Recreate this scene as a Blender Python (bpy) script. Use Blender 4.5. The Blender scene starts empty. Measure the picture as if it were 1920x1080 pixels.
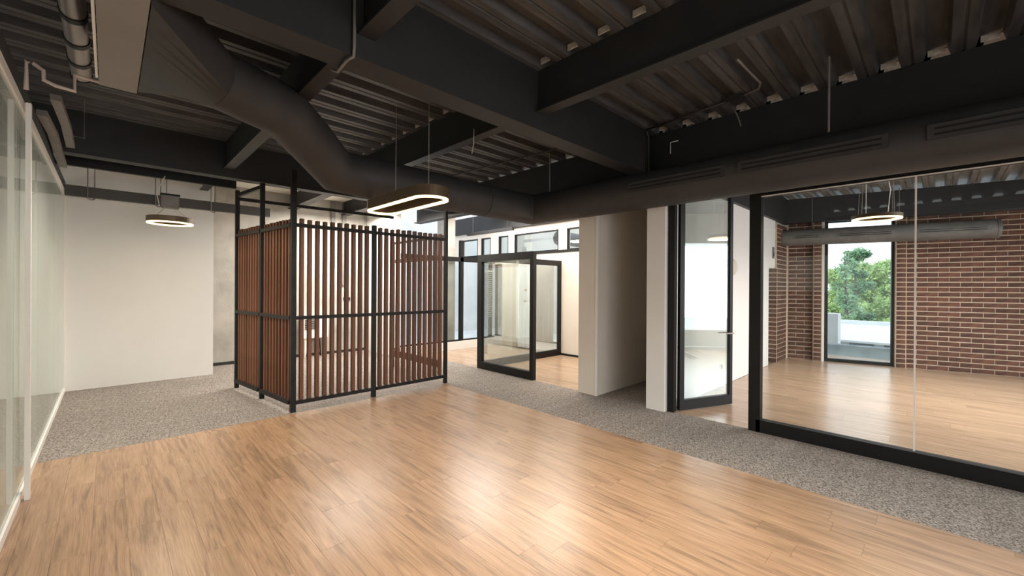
import bpy, bmesh, math, random
from mathutils import Vector, Matrix
random.seed(7)
S = bpy.context.scene
COL = S.collection
PI = math.pi

# ------------------------------------------------------------------ camera, sky, sun, large lights, exposure
H = 1.6
cam_d = bpy.data.cameras.new('camera')
cam = bpy.data.objects.new('camera', cam_d)
COL.objects.link(cam)
cam_d.sensor_width = 36.0
cam_d.lens = 776.66 / 1920 * 36.0
cam_d.shift_y = -2.06 / 1920
cam_d.clip_start = 0.05
cam_d.clip_end = 300
YAW, PIT, ROL = -0.772479, -0.00159, 0.0059517
cy, sy = math.cos(YAW), math.sin(YAW)
Ry = Matrix(((cy, sy, 0), (-sy, cy, 0), (0, 0, 1)))
Rp = Matrix(((1, 0, 0), (0, math.cos(PIT), math.sin(PIT)), (0, -math.sin(PIT), math.cos(PIT))))
Rr = Matrix(((math.cos(ROL), 0, math.sin(ROL)), (0, 1, 0), (-math.sin(ROL), 0, math.cos(ROL))))
W2C = Rr @ Rp @ Ry
r_, f_, u_ = W2C[0], W2C[1], W2C[2]
cam.matrix_world = Matrix(((r_[0], u_[0], -f_[0], 0), (r_[1], u_[1], -f_[1], 0), (r_[2], u_[2], -f_[2], H), (0, 0, 0, 1)))
S.camera = cam

wd = bpy.data.worlds.new('world')
S.world = wd
wd.use_nodes = True
wt = wd.node_tree
wt.nodes.clear()
w_out = wt.nodes.new('ShaderNodeOutputWorld')
w_bg = wt.nodes.new('ShaderNodeBackground')
w_tc = wt.nodes.new('ShaderNodeTexCoord')
w_sep = wt.nodes.new('ShaderNodeSeparateXYZ')
w_rmp = wt.nodes.new('ShaderNodeValToRGB')
w_rmp.color_ramp.elements[0].position = 0.0
w_rmp.color_ramp.elements[0].color = (0.93, 0.95, 0.98, 1)
w_rmp.color_ramp.elements[1].position = 0.9
w_rmp.color_ramp.elements[1].color = (0.72, 0.83, 1.0, 1)
wt.links.new(w_tc.outputs['Generated'], w_sep.inputs[0])
wt.links.new(w_sep.outputs['Z'], w_rmp.inputs[0])
wt.links.new(w_rmp.outputs[0], w_bg.inputs['Color'])
w_bg.inputs['Strength'].default_value = 2.3
wt.links.new(w_bg.outputs[0], w_out.inputs['Surface'])

S.view_settings.view_transform = 'Standard'
S.view_settings.look = 'None'
S.view_settings.gamma = 1.0
S.view_settings.use_curve_mapping = False
S.view_settings.exposure = 0.0


def area(name, loc, direction, sx, sy_, power, color, spread=180):
    d = bpy.data.lights.new(name, 'AREA')
    d.spread = math.radians(spread)
    d.shape = 'RECTANGLE'
    d.size, d.size_y = sx, sy_
    d.energy = power
    d.color = color
    o = bpy.data.objects.new(name, d)
    COL.objects.link(o)
    o.location = loc
    o.rotation_euler = Vector(direction).to_track_quat('-Z', 'Y').to_euler()
    return o


# daylight coming in through the window openings behind the photographer and at the side of the glass room
area('window_daylight', (1.7, -2.9, 1.7), (0, 1, -0.7), 3.9, 2.2, 70, (1.0, 0.975, 0.94), 130)
area('window_daylight', (8.2, -3.4, 1.7), (0, 1, -0.6), 4.0, 2.2, 115, (0.93, 0.97, 1.0), 140)
area('window_daylight', (-3.1, 4.5, 1.6), (1, 0, -0.9), 6.0, 2.2, 115, (1.0, 0.98, 0.94))  # added fill for the room behind the left glass; its wall has no window
# added fill lights under the ceilings, without fixtures, to brighten the floors
area('ceiling_lamp', (1.9, 1.2, 3.02), (0, 0, -1), 2.4, 2.2, 92, (1.0, 0.93, 0.84), 120)
area('ceiling_lamp', (0.5, 5.6, 3.02), (0, 0, -1), 1.0, 2.0, 55, (1.0, 0.92, 0.82), 130)
area('ceiling_lamp', (3.7, 8.5, 3.2), (0, 0, -1), 1.5, 1.6, 250, (1.0, 0.94, 0.86))
area('ceiling_lamp', (6.4, 5.0, 3.4), (0, 0, -1), 1.6, 2.0, 130, (1.0, 0.93, 0.84))
area('ceiling_lamp', (6.4, 7.4, 3.4), (0, 0, -1), 1.6, 1.4, 120, (1.0, 0.95, 0.90))
area('ceiling_lamp', (8.4, -0.6, 3.5), (0, 0, -1), 3.5, 2.0, 160, (1.0, 0.95, 0.9), 130)


# ------------------------------------------------------------------ helpers
def mat(name, col, rough=0.5, metal=0.0, spec=0.5):
    m = bpy.data.materials.new(name)
    m.use_nodes = True
    b = m.node_tree.nodes['Principled BSDF']
    b.inputs['Base Color'].default_value = (*col, 1)
    b.inputs['Roughness'].default_value = rough
    b.inputs['Metallic'].default_value = metal
    b.inputs['Specular IOR Level'].default_value = spec
    return m


def N(m, t):
    return m.node_tree.nodes.new(t)


def L(m, a, b):
    m.node_tree.links.new(a, b)


def noise_mat(name, c1, c2, scale=6.0, rough=0.6, bump=0.0, bscale=60.0, lo=0.35, hi=0.65, metal=0.0, detail=5, spec=0.5, stretch=(1, 1, 1)):
    m = mat(name, c1, rough, metal, spec)
    b = m.node_tree.nodes['Principled BSDF']
    tc = N(m, 'ShaderNodeTexCoord')
    mp = N(m, 'ShaderNodeMapping')
    mp.inputs['Scale'].default_value = stretch
    L(m, tc.outputs['Object'], mp.inputs[0])
    n = N(m, 'ShaderNodeTexNoise')
    n.inputs['Scale'].default_value = scale
    n.inputs['Detail'].default_value = detail
    L(m, mp.outputs[0], n.inputs['Vector'])
    r = N(m, 'ShaderNodeValToRGB')
    r.color_ramp.elements[0].position = lo
    r.color_ramp.elements[0].color = (*c1, 1)
    r.color_ramp.elements[1].position = hi
    r.color_ramp.elements[1].color = (*c2, 1)
    L(m, n.outputs['Fac'], r.inputs[0])
    L(m, r.outputs[0], b.inputs['Base Color'])
    if bump:
        n2 = N(m, 'ShaderNodeTexNoise')
        n2.inputs['Scale'].default_value = bscale
        n2.inputs['Detail'].default_value = 4
        L(m, mp.outputs[0], n2.inputs['Vector'])
        bp = N(m, 'ShaderNodeBump')
        bp.inputs['Strength'].default_value = bump
        bp.inputs['Distance'].default_value = 0.01
        L(m, n2.outputs['Fac'], bp.inputs['Height'])
        L(m, bp.outputs[0], b.inputs['Normal'])
    return m


def plank_mat(name, base, dark, light, rough):
    """wood planks: each object gets its own tone and its own stretch of grain (runs along Y)"""
    m = mat(name, base, rough)
    b = m.node_tree.nodes['Principled BSDF']
    tc = N(m, 'ShaderNodeTexCoord')
    oi = N(m, 'ShaderNodeObjectInfo')
    mul = N(m, 'ShaderNodeMath'); mul.operation = 'MULTIPLY'; mul.inputs[1].default_value = 83.0
    L(m, oi.outputs['Random'], mul.inputs[0])
    add = N(m, 'ShaderNodeVectorMath'); add.operation = 'ADD'
    L(m, tc.outputs['Object'], add.inputs[0]); L(m, mul.outputs[0], add.inputs[1])
    mp = N(m, 'ShaderNodeMapping'); mp.inputs['Scale'].default_value = (9.0, 0.55, 9.0)
    L(m, add.outputs[0], mp.inputs[0])
    n = N(m, 'ShaderNodeTexNoise'); n.inputs['Scale'].default_value = 1.6; n.inputs['Detail'].default_value = 8
    n.inputs['Distortion'].default_value = 1.6; n.inputs['Roughness'].default_value = 0.62
    L(m, mp.outputs[0], n.inputs['Vector'])
    r = N(m, 'ShaderNodeValToRGB')
    e = r.color_ramp.elements
    e[0].position = 0.30; e[0].color = (*dark, 1)
    e[1].position = 0.72; e[1].color = (*light, 1)
    k = e.new(0.5); k.color = (*base, 1)
    L(m, n.outputs['Fac'], r.inputs[0])
    mp2 = N(m, 'ShaderNodeMapping'); mp2.inputs['Scale'].default_value = (70.0, 2.6, 70.0)
    L(m, add.outputs[0], mp2.inputs[0])
    n2 = N(m, 'ShaderNodeTexNoise'); n2.inputs['Scale'].default_value = 2.0; n2.inputs['Detail'].default_value = 5
    L(m, mp2.outputs[0], n2.inputs['Vector'])
    r2 = N(m, 'ShaderNodeMapRange'); r2.inputs['From Min'].default_value = 0.3; r2.inputs['From Max'].default_value = 0.7
    r2.inputs['To Min'].default_value = 0.80; r2.inputs['To Max'].default_value = 1.12
    L(m, n2.outputs['Fac'], r2.inputs[0])
    r3 = N(m, 'ShaderNodeMapRange'); r3.inputs['To Min'].default_value = 0.93; r3.inputs['To Max'].default_value = 1.06
    L(m, oi.outputs['Random'], r3.inputs[0])
    m1 = N(m, 'ShaderNodeMath'); m1.operation = 'MULTIPLY'
    L(m, r2.outputs[0], m1.inputs[0]); L(m, r3.outputs[0], m1.inputs[1])
    vs = N(m, 'ShaderNodeVectorMath'); vs.operation = 'SCALE'
    L(m, r.outputs[0], vs.inputs[0]); L(m, m1.outputs[0], vs.inputs['Scale'])
    L(m, vs.outputs[0], b.inputs['Base Color'])
    bp = N(m, 'ShaderNodeBump'); bp.inputs['Strength'].default_value = 0.12; bp.inputs['Distance'].default_value = 0.004
    L(m, n2.outputs['Fac'], bp.inputs['Height']); L(m, bp.outputs[0], b.inputs['Normal'])
    return m


def random_tone(m, lo, hi):
    """multiply the base colour by a per-object random factor"""
    b = m.node_tree.nodes['Principled BSDF']
    src = b.inputs['Base Color'].links[0].from_socket
    oi = N(m, 'ShaderNodeObjectInfo')
    mr = N(m, 'ShaderNodeMapRange'); mr.inputs['To Min'].default_value = lo; mr.inputs['To Max'].default_value = hi
    L(m, oi.outputs['Random'], mr.inputs[0])
    vs = N(m, 'ShaderNodeVectorMath'); vs.operation = 'SCALE'
    L(m, src, vs.inputs[0]); L(m, mr.outputs[0], vs.inputs['Scale'])
    L(m, vs.outputs[0], b.inputs['Base Color'])
    return m


def glass_mat(name, tint=(0.95, 0.98, 0.97), refl=1.0, rough=0.0):
    m = bpy.data.materials.new(name)
    m.use_nodes = True
    t = m.node_tree
    t.nodes.clear()
    out = N(m, 'ShaderNodeOutputMaterial')
    mix = N(m, 'ShaderNodeMixShader')
    tr = N(m, 'ShaderNodeBsdfTransparent'); tr.inputs[0].default_value = (*tint, 1)
    gl = N(m, 'ShaderNodeBsdfGlossy'); gl.inputs['Roughness'].default_value = rough
    gl.inputs['Color'].default_value = (0.95, 0.98, 0.97, 1)
    fr = N(m, 'ShaderNodeFresnel'); fr.inputs[0].default_value = 1.45
    mu = N(m, 'ShaderNodeMath'); mu.operation = 'MULTIPLY'; mu.inputs[1].default_value = refl
    L(m, fr.outputs[0], mu.inputs[0]); L(m, mu.outputs[0], mix.inputs[0])
    L(m, tr.outputs[0], mix.inputs[1]); L(m, gl.outputs[0], mix.inputs[2])
    L(m, mix.outputs[0], out.inputs[0])
    return m


def emit_mat(name, col, strength):
    m = mat(name, col, 0.5)
    b = m.node_tree.nodes['Principled BSDF']
    b.inputs['Emission Color'].default_value = (*col, 1)
    b.inputs['Emission Strength'].default_value = strength
    return m


def BM():
    return bmesh.new()


def box(bm, x0, x1, y0, y1, z0, z1):
    v = [bm.verts.new(p) for p in ((x0, y0, z0), (x1, y0, z0), (x1, y1, z0), (x0, y1, z0), (x0, y0, z1), (x1, y0, z1), (x1, y1, z1), (x0, y1, z1))]
    for f in ((3, 2, 1, 0), (4, 5, 6, 7), (0, 1, 5, 4), (1, 2, 6, 5), (2, 3, 7, 6), (3, 0, 4, 7)):
        bm.faces.new([v[i] for i in f])
    return bm


def bar(bm, p0, p1, w, h, up=(0, 0, 1)):
    """box along p0-p1, w across, h in the up direction, centred"""
    p0, p1 = Vector(p0), Vector(p1)
    d = (p1 - p0).normalized()
    s = d.cross(Vector(up))
    if s.length < 1e-6:
        s = d.cross(Vector((1, 0, 0)))
    s.normalize()
    n = s.cross(d)
    v = []
    for p in (p0, p1):
        for a, b in ((-1, -1), (1, -1), (1, 1), (-1, 1)):
            v.append(bm.verts.new(p + s * (a * w / 2) + n * (b * h / 2)))
    for f in ((3, 2, 1, 0), (4, 5, 6, 7), (0, 1, 5, 4), (1, 2, 6, 5), (2, 3, 7, 6), (3, 0, 4, 7)):
        bm.faces.new([v[i] for i in f])
    return bm


def tube(bm, pts, rad, seg=10, closed=False, caps=True):
    pts = [Vector(p) for p in pts]
    n = len(pts)
    rads = rad if isinstance(rad, (list, tuple)) else [rad] * n
    rings = []
    ref = None
    for i, p in enumerate(pts):
        a = pts[(i - 1) % n] if (closed or i > 0) else None
        b = pts[(i + 1) % n] if (closed or i < n - 1) else None
        if a is None:
            t = (b - p).normalized(); k = 1
        elif b is None:
            t = (p - a).normalized(); k = 1
        else:
            d1 = (p - a).normalized(); d2 = (b - p).normalized()
            t = (d1 + d2).normalized()
            k = 1 / max(0.5, t.dot(d1))
        if ref is None:
            ref = Vector((0, 0, 1)) if abs(t.z) < 0.9 else Vector((1, 0, 0))
        s = t.cross(ref)
        if s.length < 1e-4:
            s = t.cross(Vector((1, 0, 0)))
        s.normalize()
        u = s.cross(t).normalized()
        if abs(t.z) < 0.9:
            ref = Vector((0, 0, 1))
        else:
            ref = u
        ring = []
        for j in range(seg):
            an = 2 * PI * j / seg
            ring.append(bm.verts.new(p + (s * math.cos(an) * k + u * math.sin(an)) * rads[i]))
        rings.append(ring)
    m = n if closed else n - 1
    for i in range(m):
        A, B = rings[i], rings[(i + 1) % n]
        for j in range(seg):
            bm.faces.new((A[j], A[(j + 1) % seg], B[(j + 1) % seg], B[j]))
    if caps and not closed:
        bm.faces.new(list(reversed(rings[0])))
        bm.faces.new(rings[-1])
    return bm


def world_loc(o):
    v = Vector((0, 0, 0))
    while o is not None:
        v += o.location
        o = o.parent
    return v


def obj(name, bm, m, parent=None, smooth=False, origin=None):
    """links bm (world coordinates) as one mesh object; its origin is its own centre"""
    me = bpy.data.meshes.new(name)
    vs = [v.co for v in bm.verts]
    if origin is None:
        lo = Vector((min(v.x for v in vs), min(v.y for v in vs), min(v.z for v in vs)))
        hi = Vector((max(v.x for v in vs), max(v.y for v in vs), max(v.z for v in vs)))
        o_ = (lo + hi) / 2
        if parent is None:
            o_.z = lo.z
    else:
        o_ = Vector(origin)
    for v in bm.verts:
        v.co -= o_
    bmesh.ops.recalc_face_normals(bm, faces=bm.faces)
    bm.to_mesh(me)
    bm.free()
    if smooth:
        for p in me.polygons:
            p.use_smooth = True
    me.materials.append(m)
    o = bpy.data.objects.new(name, me)
    COL.objects.link(o)
    if parent:
        o.parent = parent
        o.location = o_ - world_loc(parent)
    else:
        o.location = o_
    return o


def autosmooth(o, ang=35):
    me = o.data
    for p in me.polygons:
        p.use_smooth = True
    bm = bmesh.new(); bm.from_mesh(me)
    for e in bm.edges:
        if len(e.link_faces) == 2 and e.calc_face_angle() > math.radians(ang):
            e.smooth = False
    bm.to_mesh(me); bm.free()
    return o


def tag(o, label, cat, group=None):
    o['label'] = label; o['category'] = cat
    if group: o['group'] = group
    return o


def thing(name, label, cat, loc, group=None):
    o = bpy.data.objects.new(name, None)
    COL.objects.link(o)
    o.location = loc
    o.empty_display_size = 0.1
    return tag(o, label, cat, group)


def struct(name, bm, m, label=None, parent=None):
    o = obj(name, bm, m, parent)
    if not parent:
        o['kind'] = 'structure'
        if label:
            o['label'] = label
    return o


def structe(name, loc, label=None):
    o = bpy.data.objects.new(name, None)
    COL.objects.link(o)
    o.location = loc
    o['kind'] = 'structure'
    if label: o['label'] = label
    return o


# ------------------------------------------------------------------ materials
M_WOOD = plank_mat('oak_plank', (0.36, 0.222, 0.130), (0.215, 0.135, 0.083), (0.44, 0.282, 0.172), 0.27)
M_WOOD2 = plank_mat('oak_plank_pale', (0.42, 0.285, 0.19), (0.30, 0.20, 0.13), (0.50, 0.36, 0.25), 0.25)
M_SLAB = noise_mat('floor_slab', (0.16, 0.10, 0.06), (0.20, 0.13, 0.08), 3, 0.8)
M_CARPET = noise_mat('carpet_loop', (0.10, 0.086, 0.075), (0.385, 0.34, 0.30), 92, 0.95, 0.5, 110, 0.36, 0.64, detail=3, spec=0.1)
random_tone(M_CARPET, 0.95, 1.05)
M_CARPETB = mat('carpet_backing', (0.12, 0.105, 0.095), 0.95)
M_WHITE = noise_mat('white_paint', (0.76, 0.745, 0.72), (0.78, 0.765, 0.74), 2.0, 0.75, spec=0.2)
M_BEIGE = noise_mat('beige_paint', (0.68, 0.62, 0.55), (0.71, 0.65, 0.58), 2.0, 0.75, spec=0.2)
M_CONC = noise_mat('concrete', (0.31, 0.29, 0.255), (0.46, 0.435, 0.39), 2.6, 0.85, 0.25, 25, 0.3, 0.7, detail=8)
M_CREAM = noise_mat('cream_soffit', (0.66, 0.62, 0.54), (0.72, 0.68, 0.60), 1.5, 0.8)
M_STEEL = noise_mat('charcoal_steel', (0.0165, 0.016, 0.0168), (0.0205, 0.0198, 0.0205), 4, 0.55, 0.05, 90)
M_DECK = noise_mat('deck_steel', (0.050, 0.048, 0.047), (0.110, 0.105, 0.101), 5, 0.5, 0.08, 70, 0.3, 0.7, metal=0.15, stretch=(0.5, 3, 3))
M_DECK_LIT = noise_mat('deck_steel_pale', (0.15, 0.14, 0.13), (0.25, 0.24, 0.225), 5, 0.5, 0.08, 70, 0.3, 0.7, metal=0.1, stretch=(0.5, 3, 3))  # same deck steel, lighter: the window light is put into its colour
M_DUCT = noise_mat('duct_wrap', (0.029, 0.027, 0.0265), (0.038, 0.0355, 0.0345), 3.5, 0.6, 0.12, 40)
M_DUCT2 = noise_mat('duct_grey', (0.11, 0.105, 0.10), (0.155, 0.148, 0.14), 5, 0.55, 0.1, 40)
M_BLACK = mat('black_frame', (0.007, 0.0065, 0.0065), 0.5, 0, 0.3)
M_SLOT = mat('slot_black', (0.004, 0.004, 0.004), 0.8)
M_POST = noise_mat('post_black', (0.009, 0.008, 0.008), (0.016, 0.014, 0.013), 9, 0.5, spec=0.3)
M_WMETAL = mat('white_metal', (0.80, 0.77, 0.73), 0.4)
M_GLASS = glass_mat('clear_glass', (0.96, 0.98, 0.975), 0.55)
M_GLASSG = glass_mat('green_glass', (0.93, 0.965, 0.93), 0.75)
_t = M_GLASSG.node_tree                       # a faint milky film on the panes
_mix = [n for n in _t.nodes if n.type == 'MIX_SHADER'][0]
_tr = [n for n in _t.nodes if n.type == 'BSDF_TRANSPARENT'][0]
_df = _t.nodes.new('ShaderNodeBsdfDiffuse'); _df.inputs[0].default_value = (0.74, 0.77, 0.70, 1)
_m2 = _t.nodes.new('ShaderNodeMixShader'); _m2.inputs[0].default_value = 0.42
_t.links.new(_tr.outputs[0], _m2.inputs[1]); _t.links.new(_df.outputs[0], _m2.inputs[2]); _t.links.new(_m2.outputs[0], _mix.inputs[1])
M_GLASSF = glass_mat('door_glass', (0.93, 0.965, 0.96), 0.6)
M_SLAT = noise_mat('slat_wood', (0.10, 0.038, 0.018), (0.20, 0.080, 0.038), 3, 0.5, 0.1, 30, 0.3, 0.7, stretch=(14, 14, 0.8))
random_tone(M_SLAT, 0.75, 1.25)
M_BRICK = noise_mat('brick', (0.060, 0.024, 0.016), (0.15, 0.061, 0.038), 9, 0.85, 0.5, 50, 0.3, 0.7)
random_tone(M_BRICK, 0.72, 1.3)
M_MORTAR = noise_mat('mortar', (0.58, 0.455, 0.35), (0.68, 0.55, 0.43), 12, 0.9, 0.3, 80)
M_LED = emit_mat('warm_led', (1.0, 0.74, 0.42), 2.4)
M_BRASS = mat('bronze_body', (0.10, 0.065, 0.035), 0.45, 0.3)
M_CHROME = mat('brushed_metal', (0.6, 0.55, 0.48), 0.3, 0.9)
M_WIRE = mat('wire_grey', (0.35, 0.33, 0.31), 0.5)
M_DARKW = mat('cable_black', (0.02, 0.02, 0.02), 0.5)
M_PVC = mat('pvc_pipe', (0.55, 0.46, 0.42), 0.4)
M_GREYS = noise_mat('grey_sheet', (0.16, 0.145, 0.135), (0.21, 0.19, 0.175), 6, 0.5)
M_SILV = mat('spiral_silver', (0.30, 0.265, 0.24), 0.38, 0.75)
M_UNIT = noise_mat('unit_grey', (0.21, 0.19, 0.175), (0.23, 0.21, 0.19), 2, 0.6)
M_CLOSE = noise_mat('closure_cream', (0.42, 0.38, 0.34), (0.55, 0.50, 0.45), 30, 0.8)
M_TRAY = mat('tray_grey', (0.06, 0.058, 0.055), 0.6)
M_CURT = mat('curtain_white', (0.85, 0.86, 0.86), 0.9)
M_BLIND = mat('blind_grey', (0.60, 0.59, 0.57), 0.6)
M_LEAF = noise_mat('leaf_green', (0.20, 0.34, 0.09), (0.60, 0.74, 0.30), 1.1, 0.7)
M_LEAF2 = noise_mat('leaf_bluegreen', (0.12, 0.24, 0.12), (0.36, 0.54, 0.30), 1.1, 0.7)
M_BARK = noise_mat('bark', (0.10, 0.09, 0.075), (0.17, 0.15, 0.13), 8, 0.9)
M_OUTW = noise_mat('outdoor_white', (0.66, 0.67, 0.67), (0.74, 0.75, 0.75), 2, 0.8)
M_PARA = noise_mat('parapet_grey', (0.14, 0.18, 0.20), (0.22, 0.27, 0.29), 3, 0.85)
M_GRAVEL = noise_mat('roof_gravel', (0.30, 0.30, 0.29), (0.40, 0.40, 0.38), 10, 0.9)
M_GLOBE = mat('globe_shade', (0.62, 0.58, 0.50), 0.6)

DECK = 3.59
# ------------------------------------------------------------------ floor
fl = structe('floor', (0, 0, -0.02), 'warm oak plank floor of the open room')
struct('subfloor', box(BM(), -0.48, 3.96, -3.0, 5.58, -0.06, -0.0105), M_SLAB, parent=fl)


def planks(parent, x0, x1, y0, y1, w, ln, m, z=0.0, keep=None):
    n = 0
    i = 0
    x = x0
    g = 0.0005
    while x < x1 - 0.01:
        xe = min(x + w, x1)
        y = y0 - random.random() * ln
        while y < y1 - 0.01:
            a, b = max(y, y0), min(y + ln, y1)
            if b - a > 0.03 and (keep is None or keep((x + xe) / 2, a, b)):
                bm = box(BM(), x + g, xe - g, a + g, b - g, z - 0.012, z)
                obj('plank', bm, m, parent); n += 1
            y += ln
        x += w
        i += 1
    return n


def seen(x, a, b):
    # inside the widened view of the camera
    for y in (a, b, (a + b) / 2):
        d = f_[0] * x + f_[1] * y
        s = r_[0] * x + r_[1] * y
        if d > 1.6 and abs(s) < d * 1.45 + 0.5:
            return True
    return False


planks(fl, -0.40 - 0.165, 3.96, -3.0, 5.58, 0.165, 1.22, M_WOOD)
fl2 = structe('floor', (5.25, 0, -0.02), 'pale oak plank floor inside the glazed brick room')
struct('subfloor', box(BM(), 5.2, 12.6, -3.6, 2.66, -0.06, -0.0105), M_SLAB, parent=fl2)
planks(fl2, 5.2, 12.5, -3.6, 2.42, 0.22, 1.5, M_WOOD2, keep=seen)
fl3 = structe('floor', (5.25, 5, -0.02), 'pale oak plank floor beyond the framed glass panel')
struct('subfloor', box(BM(), 5.2, 7.6, 3.5, 8.5, -0.06, -0.0105), M_SLAB, parent=fl3)
planks(fl3, 5.2, 7.6, 3.5, 8.5, 0.2, 1.4, M_WOOD2)

cp = structe('floor', (4.5, 3, -0.02), 'grey brown speckled carpet tiles along the corridor')
struct('carpet_backing', box(BM(), 3.96, 5.2, -3.0, 5.6, -0.06, -0.009), M_CARPETB, parent=cp)
cp2 = structe('floor', (1, 7, -0.02), 'grey brown speckled carpet tiles around the slatted enclosure')
struct('carpet_backing', box(BM(), -0.48, 5.2, 5.58, 9.9, -0.06, -0.009), M_CARPETB, parent=cp2)


def tiles(parent, x0, x1, y0, y1, s):
    x = x0
    while x < x1 - 0.01:
        xe = min(x + s, x1)
        y = y0
        while y < y1 - 0.01:
            ye = min(y + s, y1)
            obj('carpet_tile', box(BM(), x + 0.0006, xe - 0.0006, y + 0.0006, ye - 0.0006, -0.012, 0.0), M_CARPET, parent)
            y += s
        x += s


tiles(cp, 3.96, 5.2, -1.5, 5.58, 0.62)
tiles(cp2, -0.48, 5.2, 5.58, 9.9, 0.62)
cp3 = structe('floor', (6, 3, -0.02), 'shaded carpet in the narrow passage between white walls')
struct('carpet_backing', box(BM(), 5.2, 7.2, 2.66, 3.5, -0.06, -0.009), M_CARPETB, parent=cp3)
tiles(cp3, 5.2, 7.2, 2.66, 3.5, 0.62)

# ------------------------------------------------------------------ walls
struct('wall_far', box(BM(), -0.46, 1.34, 9.0, 9.12, 0, DECK), M_WHITE, 'plain white wall behind the ring pendant')
struct('wall_concrete', box(BM(), 1.34, 4.6, 9.9, 10.1, 0, DECK), M_CONC, 'bare concrete wall behind the slatted enclosure')
struct('wall_return', box(BM(), 1.30, 1.34, 9.12, 9.9, 0, DECK), M_CONC)
struct('baseboard_concrete', box(BM(), 1.34, 4.6, 9.885, 9.9, 0, 0.06), M_DARKW)
struct('wall_left_beyond', box(BM(), -3.3, -3.2, -3, 9.1, 0, DECK), M_WHITE)
struct('wall_left_room_far', box(BM(), -3.2, -0.46, 9.0, 9.12, 0, DECK), M_WHITE)
struct('floor_left_room', box(BM(), -3.2, -0.48, -3, 9.0, -0.06, -0.002), M_CARPET)
# back wall with the window opening behind the photographer
bw = BM()
box(bw, -3.3, -0.3, -3.15, -3.0, 0, DECK); box(bw, 3.7, 5.2, -3.15, -3.0, 0, DECK)
box(bw, -0.3, 3.7, -3.15, -3.0, 0, 0.4); box(bw, -0.3, 3.7, -3.15, -3.0, 2.8, DECK)
struct('wall_back', bw, M_WHITE)
# passage walls
struct('wall_passage', box(BM(), 5.12, 7.6, 3.47, 3.80, 0, DECK), M_BEIGE, 'beige wall pier with a corner bead beside the passage')
struct('trim_corner', box(BM(), 5.108, 5.135, 3.458, 3.49, 0, DECK), M_WHITE)
struct('wall_passage_end', box(BM(), 7.1, 7.2, 2.68, 3.47, 0, DECK), M_BEIGE)
struct('baseboard_passage', box(BM(), 7.08, 7.1, 2.70, 3.46, 0, 0.09), M_BEIGE)
struct('wall_room', box(BM(), 5.10, 9.78, 2.43, 2.68, 0, 3.03), M_WHITE, 'white wall between the passage and the brick room')
struct('wall_room_upper', box(BM(), 5.2, 11.2, 2.45, 2.68, 3.03, DECK), M_WHITE)
struct('wall_room_lintel', box(BM(), 9.78, 10.25, 2.43, 2.68, 2.05, 3.03), M_WHITE)
struct('wall_room_side', box(BM(), 5.1, 12.6, -3.75, -3.6, 0, 0.45), M_WHITE)
w2 = BM(); box(w2, 5.1, 6.1, -3.75, -3.6, 0.45, DECK); box(w2, 10.3, 12.6, -3.75, -3.6, 0.45, DECK); box(w2, 6.1, 10.3, -3.75, -3.6, 2.8, DECK)
struct('wall_room_window_side', w2, M_WHITE)
struct('wall_girder_side', box(BM(), 5.1, 5.22, -3.6, -3.0, 0, DECK), M_WHITE)
# beige wall X = 7.6 with clerestory
wr = BM()
box(wr, 7.6, 7.72, 3.8, 6.2, 0, 2.40)
YC = [(4.6, 5.98), (6.24, 7.71), (7.95, 8.32), (8.66, 9.05), (9.22, 9.97)]
ys = [3.8] + [v for p in YC for v in p] + [10.4]
for i in range(0, len(ys), 2):
    box(wr, 7.6, 7.72, ys[i], ys[i + 1], 2.46, 2.95)
box(wr, 7.6, 7.72, 3.8, 10.4, 2.95, 3.12)
box(wr, 7.6, 7.72, 3.8, 6.2, 2.40, 2.46); box(wr, 7.6, 7.72, 6.2, 8.6, 2.20, 2.46)
struct('wall_clerestory', wr, M_BEIGE, 'beige wall pierced by a row of small high windows')
struct('beam_over_clerestory', box(BM(), 7.52, 7.72, 3.8, 10.4, 3.12, DECK), M_STEEL)
struct('trim_clerestory', box(BM(), 7.585, 7.73, 3.8, 10.4, 2.40, 2.46), M_BLACK)
struct('baseboard_right', box(BM(), 7.585, 7.6, 3.8, 6.14, 0, 0.045), M_BLACK)
for k, (a, b) in enumerate(YC):
    w = structe('window_%d' % (k + 1), (7.64, (a + b) / 2, 2.46), 'small high window with a black frame in the beige wall')
    f = BM(); t = 0.03
    box(f, 7.59, 7.66, a, b, 2.95 - t, 2.95); box(f, 7.59, 7.66, a, b, 2.46, 2.46 + t * .6)
    box(f, 7.59, 7.66, a, a + t * .5, 2.46, 2.95); box(f, 7.59, 7.66, b - t, b, 2.46, 2.95)
    obj('window_frame', f, M_BLACK, w)
    obj('window_pane', box(BM(), 7.63, 7.636, a + t * .5, b - t, 2.47, 2.93), M_GLASS, w)
# low window wall at Y = 8.5
struct('wall_window_plinth', box(BM(), 4.6, 7.6, 8.45, 8.6, 0, 0.2), M_WHITE)
struct('wall_far_return', box(BM(), 4.6, 4.72, 8.45, 10.1, 0, DECK), M_WHITE)
wn = structe('window_6', (6.2, 8.5, 0.2), 'floor length black framed window wall beyond the screen')
f = BM()
box(f, 4.72, 7.6, 8.47, 8.55, 2.22, 2.33)
box(f, 6.42, 6.52, 8.47, 8.55, 0.2, 2.76)
box(f, 4.72, 7.6, 8.48, 8.54, 0.2, 0.235)
box(f, 7.04, 7.10, 8.47, 8.55, 0.2, 2.22); box(f, 7.42, 7.5, 8.47, 8.55, 0.2, 2.22)
obj('window_frame', f, M_BLACK, wn)
obj('window_pane', box(BM(), 4.72, 6.42, 8.505, 8.511, 0.235, 2.22), M_GLASS, wn)
obj('window_pane', box(BM(), 6.52, 7.04, 8.505, 8.511, 0.235, 2.22), M_GLASS, wn)
obj('window_pane', box(BM(), 7.10, 7.42, 8.505, 8.511, 0.235, 2.22), M_GLASS, wn)
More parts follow.
